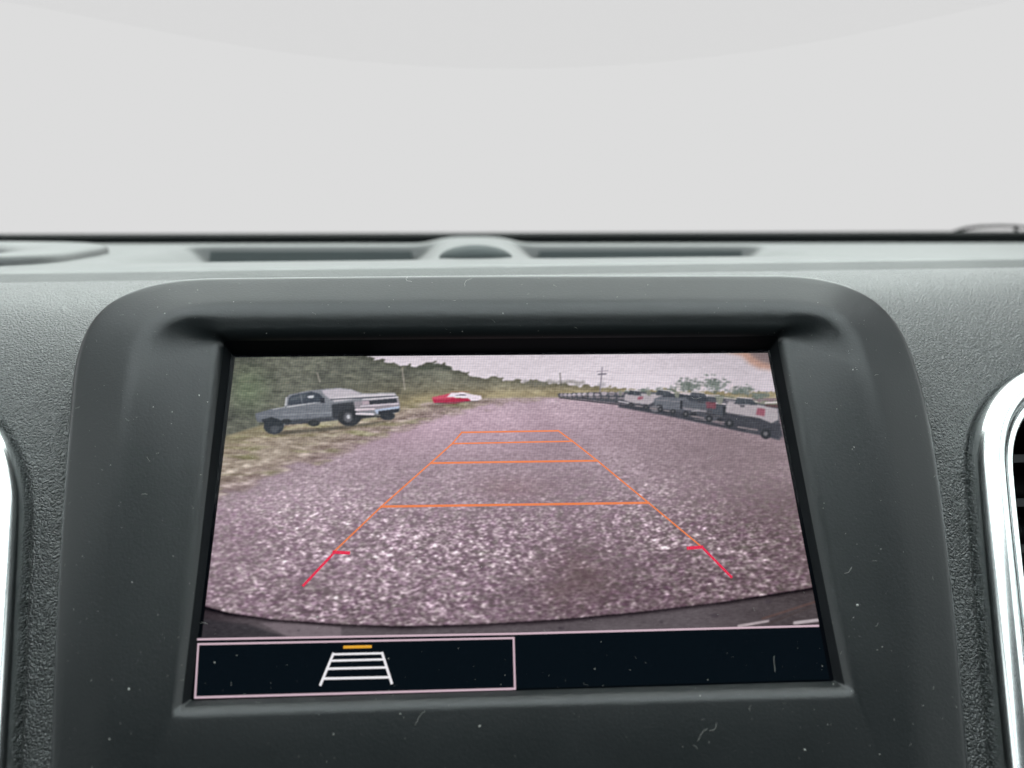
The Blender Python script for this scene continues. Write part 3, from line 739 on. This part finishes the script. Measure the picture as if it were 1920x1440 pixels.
# ------------------------------------------------------------------ dashboard
dash = thing('dashboard', 'black grained vinyl dashboard with defroster trough in pale glare', 'dashboard', (0, 0.10, -0.10))
dv = np.array([])
# leather front: follows the panel, then rolls back to level
def leather_profile(n):
    low = np.array([[-0.075, -0.110], [0.022, 0.0142]])
    a = np.linspace(0, 1, int(n * .62), endpoint=False)[:, None]
    seg1 = low[0] + (low[1] - low[0]) * a
    t = np.linspace(0, 1, n - len(a))[:, None]
    p0, p1, p2 = low[1], np.array([0.0535, 0.0546]), np.array([0.096, 0.0562])
    return np.concatenate([seg1, (1-t)**2*p0 + 2*(1-t)*t*p1 + t*t*p2])
pr = leather_profile(190)
tan = np.gradient(pr, axis=0); tan /= np.linalg.norm(tan, axis=1)[:, None]
nrm = np.stack([-tan[:, 1], tan[:, 0]], 1)                     # (Y,Z) outward: back and up
xs = np.linspace(-0.26, 0.28, 620)
XX, SS = np.meshgrid(xs, np.arange(len(pr)))
PY = pr[SS, 0]; PZ = pr[SS, 1]
P = np.stack([XX, PY, PZ], -1)
slope = 0.0118 * XX * smoothstep(0.02, 0.09, PY)               # the pad climbs a little to the right
P[..., 2] += slope
uu, vv = uv_of(P)
drop = np.zeros_like(uu)
# roll the vinyl in beside the display surround and the vent rings
ub, vb = uv_of(rB)
dB, inB = dist_to_poly(uu, vv, ub[::4], vb[::4]); dB0 = dB
dB = np.where(inB, 0, dB)
low_w = smoothstep(0.055, -0.02, vv)
drop += (0.0045 * low_w + .0006) * (1 - smoothstep(0.0005, 0.0030, dB)) + 0.0007 * (1 - smoothstep(0, .008, dB))
kill = inB & (dB < 1) & False
for r0 in (RV, LV):
    a_, c_ = uv_of(r0); dV, inV = dist_to_poly(uu, vv, a_[::4], c_[::4])
    drop += np.where(inV, 0.0026, 0.0016 * (1 - smoothstep(0, 0.0014, dV)) + 0.0006 * (1 - smoothstep(0, 0.008, dV)))
    kill |= inV & (dV > 0.005)
N3 = np.stack([np.zeros_like(uu), nrm[SS, 0], nrm[SS, 1]], -1)
P = P - N3 * drop[..., None]
V, F = grid(P)
kf = kill.reshape(-1)[F].any(1)
du, dvv = dB0, inB
inside = (dvv & (du > 0.006)).reshape(-1)[F].all(1)            # nothing lies behind the display unit itself
F = F[~(kf | inside)]
make('face_pad', V, F, M_LEATHER, dash, label='grained vinyl pad around the screen')

# upper tier: groove, riser, defroster trough, bridge
XA = np.linspace(-0.62, 0.62, 420)
YA = np.concatenate([np.linspace(0.0955, 0.125, 40, endpoint=False), np.linspace(0.125, 0.345, 130)])
XX, YY = np.meshgrid(XA, YA)
Z = np.interp(YY, [0.0955, 0.0965, 0.098, 0.105, 0.109, 0.20, 0.30, 0.345], [0.0556, 0.0552, 0.0556, 0.0588, 0.0594, 0.0594, 0.0605, 0.0600])
Z += 0.0118 * np.clip(XX, -.3, .3) * smoothstep(0.25, 0.10, YY)
xl, xr = on_y(330, 480, 0.25)[0], on_y(1455, 480, 0.25)[0]
xin = smoothstep(xl - .012, xl + .022, XX) * smoothstep(xr + .012, xr - .022, XX)
tr = smoothstep(0.150, 0.200, YY) * smoothstep(0.288, 0.281, YY)
xc = on_y(895, 480, 0.24)[0]
bridge = np.exp(-(np.abs(XX - xc) / 0.033) ** 4)
Z -= 0.0125 * xin * tr * (1 - bridge)
Z += 0.0042 * smoothstep(0.17, 0.24, YY) * np.exp(-((XX - xc) / .026) ** 4)
P = np.stack([XX, YY, Z], -1)
V, F = grid(P)
make('top_pad', V, F, M_TOP, dash, label='pale glaring top of the dashboard with long defroster trough')
# closing lip under the tier's back edge
P = np.array([[[x, 0.345, 0.060 + .0 * x], [x, 0.350, 0.045], [x, 0.345, -0.02]] for x in XA[::10]])
V, F = grid(P); make('back_lip', V, F, M_DARK, dash)
# dark strips for the defroster outlets, added to deepen the trough's shaded far side
for xa_, xb_ in ((xl + .010, xc - .036), (xc + .036, xr - .010)):
    V = [(x_, y_, z_) for x_ in (xa_, xb_) for y_, z_ in ((.2735, .0484), (.2800, .0484), (.2835, .0565), (.2790, .0578))]
    make('trough_shade_strip', V, [(0, 1, 2, 3), (7, 6, 5, 4), (0, 4, 5, 1), (1, 5, 6, 2), (2, 6, 7, 3), (3, 7, 4, 0)], M_SENSOR, dash, smooth=False)
# long raised vent surround at the left
pc = on_y(-20, 482, 0.19)
N_ = 96
def oval(hx, hy, z, e=4.0, n=N_, cx=pc[0] - .10, cy=0.192):
    t = np.linspace(0, 2*math.pi, n, endpoint=False)
    c, s = np.cos(t), np.sin(t)
    return np.stack([cx + hx * np.sign(c) * np.abs(c) ** (2/e), cy + hy * np.sign(s) * np.abs(s) ** (2/e), np.full(n, z) + (cy + hy * np.sign(s) * np.abs(s) ** (2/e) - .132) * .028], 1)
xe = on_y(158, 485, 0.19)[0]; hx = xe - (pc[0] - .10)
zb = 0.0574
rs = [oval(hx + a, 0.060 + a, zb + z) for a, z in ((.0016, -.004), (.0012, .0018), (-.0006, .0032), (-.004, .0037), (-.010, .0037))]
rs += [oval(hx - .022, 0.044, zb + .0034), oval(hx - .040, 0.034, zb + .001), oval(hx - .046, .030, zb - .006), oval(hx - .048, .028, zb - .012)]
V, F = loft(rs); F = F + [tuple((len(rs) - 1) * N_ + i for i in range(N_))[::-1]]
make('speaker_surround', V, F, M_TOP, dash, label='raised oval rim around a dark slot at far left of the dash top')
V2 = [oval(hx - .047, .0285, zb - .0045)]
make('slot', V2[0], [tuple(range(N_))], M_DARK, dash, smooth=False)

# light sensor dome on the bridge
sc = on_y(892, 486, 0.172); sc[2] = 0.0586
rs = []
for k in range(12):
    a = k / 11 * math.pi / 2
    th = np.linspace(0, 2*math.pi, 40, endpoint=False)
    rs.append(np.stack([sc[0] + .0165*math.cos(a)*np.cos(th), sc[1] + .014*math.cos(a)*np.sin(th), np.full(40, sc[2] + .0062*math.sin(a))], 1))
V, F = loft(rs)
so = make('light_sensor', V, F, M_SENSOR, None, origin=sc)
tag(so, 'small dark rounded light sensor dome in the middle of the dash top', 'sensor')

# ------------------------------------------------------------------ outside: cowl, wiper, washer nozzle
xs = np.linspace(-0.85, 0.85, 60)
def cowl_top(x): return 0.0652 + .0010 * np.clip(x / .4, -1, 1.6)
prof = lambda x: [(0.352, 0.02), (0.352, cowl_top(x) - .0012), (0.355, cowl_top(x)), (0.40, cowl_top(x) + .0006), (0.50, cowl_top(x) - .006), (0.50, 0.0)]
P = np.array([[[x, a, c] for x in xs] for a, c in zip(*[[0]*6]*2)]) if False else np.array([[[x, *prof(x)[k]] for x in xs] for k in range(6)])
V, F = grid(P)
co = make('cowl_panel', V, [tuple(f[::-1]) for f in F], M_RUBBER, None, origin=(0, .40, .02))
tag(co, 'thin black cowl strip along the foot of the windshield', 'cowl')
wp = [on_y(x, y, 0.44) for x, y in ((1745, 449), (1775, 441), (1792, 434), (1812, 428), (1835, 425), (1870, 423.5), (1905, 424), (1945, 428), (1985, 440))]
t_ = np.linspace(0, len(wp) - 1, 60); wp = np.stack([np.interp(t_, range(len(wp)), [p[i] for p in wp]) for i in range(3)], 1)
wip = thing('windshield_wiper', 'black wiper arm arching above the cowl at far right', 'wiper', wp[0])
V, F = tube(wp, np.linspace(.0016, .0008, 60), 10); make('wiper_arm', V, F, M_RUBBER, wip)
pp = [on_y(1903, 424, 0.44), on_y(1906, 432, 0.44), on_y(1908, 446, 0.44)]
V, F = tube(pp, .0014, 10); make('wiper_joint', V, F, M_RUBBER, wip)
bl = [on_y(x, y, 0.455) for x, y in ((1700, 447), (1800, 443), (1920, 440), (2050, 441))]
V, F = tube(bl, .0022, 8); make('wiper_blade', V, F, M_RUBBER, wip)
nc = on_y(834, 449, 0.46)
rs = []
for k in range(7):
    a = k / 6 * math.pi / 2; th = np.linspace(0, 2*math.pi, 20, endpoint=False)
    rs.append(np.stack([nc[0] + .0042*math.cos(a)**.8*np.cos(th), nc[1] + .005*math.cos(a)*np.sin(th), np.full(20, nc[2] - .001 + .0030*math.sin(a))], 1))
V, F = loft(rs); nz_ = make('washer_nozzle', V, F, M_RUBBER, None, origin=nc)
tag(nz_, 'tiny dark washer nozzle bump beyond the windshield, left of the sensor dome', 'nozzle')

# ------------------------------------------------------------------ dust and lint lying on the surround and the glass
def bezel_points(n):
    Fq = np.array(BEZ_F); c = BEZ_V[Fq].mean(1)
    e1 = BEZ_V[Fq[:, 1]] - BEZ_V[Fq[:, 0]]; e2 = BEZ_V[Fq[:, 3]] - BEZ_V[Fq[:, 0]]
    N = np.cross(e1, e2); ar = np.linalg.norm(N, axis=1); N = N / (ar[:, None] + 1e-15)
    N *= np.sign(N @ PN)[:, None]
    ok = (N @ PN > .5)
    pxx, pyy = project(c); ok &= (pxx > -20) & (pxx < 1940) & (pyy < 1460)
    wgt = np.where(ok, ar, 0); i = rng.choice(len(Fq), n, p=wgt / wgt.sum())
    r = rng.uniform(0, 1, (n, 2))
    return BEZ_V[Fq[i, 0]] + e1[i] * r[:, :1] + e2[i] * r[:, 1:], N[i]
Pb, Nb = bezel_points(620)
ng = 260
Pg = np.stack([rng.uniform(-.079, .079, ng), np.zeros(ng), np.zeros(ng)], 1) + (-.048 + .096 * rng.uniform(0, 1, ng) ** 1.7)[:, None] * PW + PN * .0001
Pt = np.concatenate([Pb, Pg]); Nt = np.concatenate([Nb, np.repeat(PN[None], ng, 0)])
V, F = [], []
for p, n_ in zip(Pt, Nt):
    r = 0.000040 * math.exp(rng.normal(0, .55))
    a = np.cross(n_, rng.standard_normal(3)); a /= np.linalg.norm(a); b_ = np.cross(n_, a); st = rng.uniform(.6, 2.2)
    k = len(V); p = p + n_ * r * .4
    V += [p + a*r*st, p + b_*r, p - a*r*st, p - b_*r, p + n_*r*.6, p - n_*r*.6]
    F += [(k, k+1, k+4), (k+1, k+2, k+4), (k+2, k+3, k+4), (k+3, k, k+4), (k+1, k, k+5), (k+2, k+1, k+5), (k+3, k+2, k+5), (k, k+3, k+5)]
du_ = make('dust_specks', V, F, M_DUST, None, smooth=False)
du_['kind'] = 'stuff'; du_['label'] = 'pale dust specks scattered over the screen surround and glass'; du_['category'] = 'dust'
def fibre(p, n_, length, rad):
    a = np.cross(n_, rng.standard_normal(3)); a /= np.linalg.norm(a); b_ = np.cross(n_, a)
    ang = 0; cur = rng.normal(0, .5); q_ = p + n_ * rad * 1.2; pts_ = [q_]; m_ = 9
    for i in range(m_):
        ang += cur / m_ * 2 + rng.normal(0, .22)
        q_ = q_ + (a * math.cos(ang) + b_ * math.sin(ang)) * length / m_; pts_.append(q_ + n_ * abs(rng.normal(0, rad)))
    return tube(pts_, rad, 5)
V, F = [], []
Pb, Nb = bezel_points(40); ng = 20
Pg = np.stack([rng.uniform(-.078, .078, ng), np.zeros(ng), np.zeros(ng)], 1) + (-.047 + .094 * rng.uniform(0, 1, ng) ** 1.6)[:, None] * PW + PN * .0001
items = [(p, n_, rng.uniform(.0004, .0016), rng.uniform(.000011, .000021)) for p, n_ in zip(np.concatenate([Pb, Pg]), np.concatenate([Nb, np.repeat(PN[None], ng, 0)]))]
for x, y, h, l in ((243, 768, 4.6, .006), (1583, 1075, 3.9, .003), (1452, 1230, .1, .004), (1325, 861, .1, .0025), (1297, 745, .1, .003), (872, 537, 5.5, .004), (772, 528, 4, .003), (778, 1360, 3.1, .004), (1308, 1390, 3.1, .004), (1330, 1370, 3.1, .003), (375, 1168, 1.0, .002)):
    items.append((on_panel(x, y, h * mm + .0003), PN, l, .000026))
for p, n_, l, r in items:
    v_, f_ = fibre(p, n_, l, r); k = len(V); V += list(v_); F += [tuple(i + k for i in ff) for ff in f_]
li = make('lint_fibres', V, F, M_DUST, None)
li['kind'] = 'stuff'; li['label'] = 'short curled white lint fibres lying on the surround and glass'; li['category'] = 'lint'
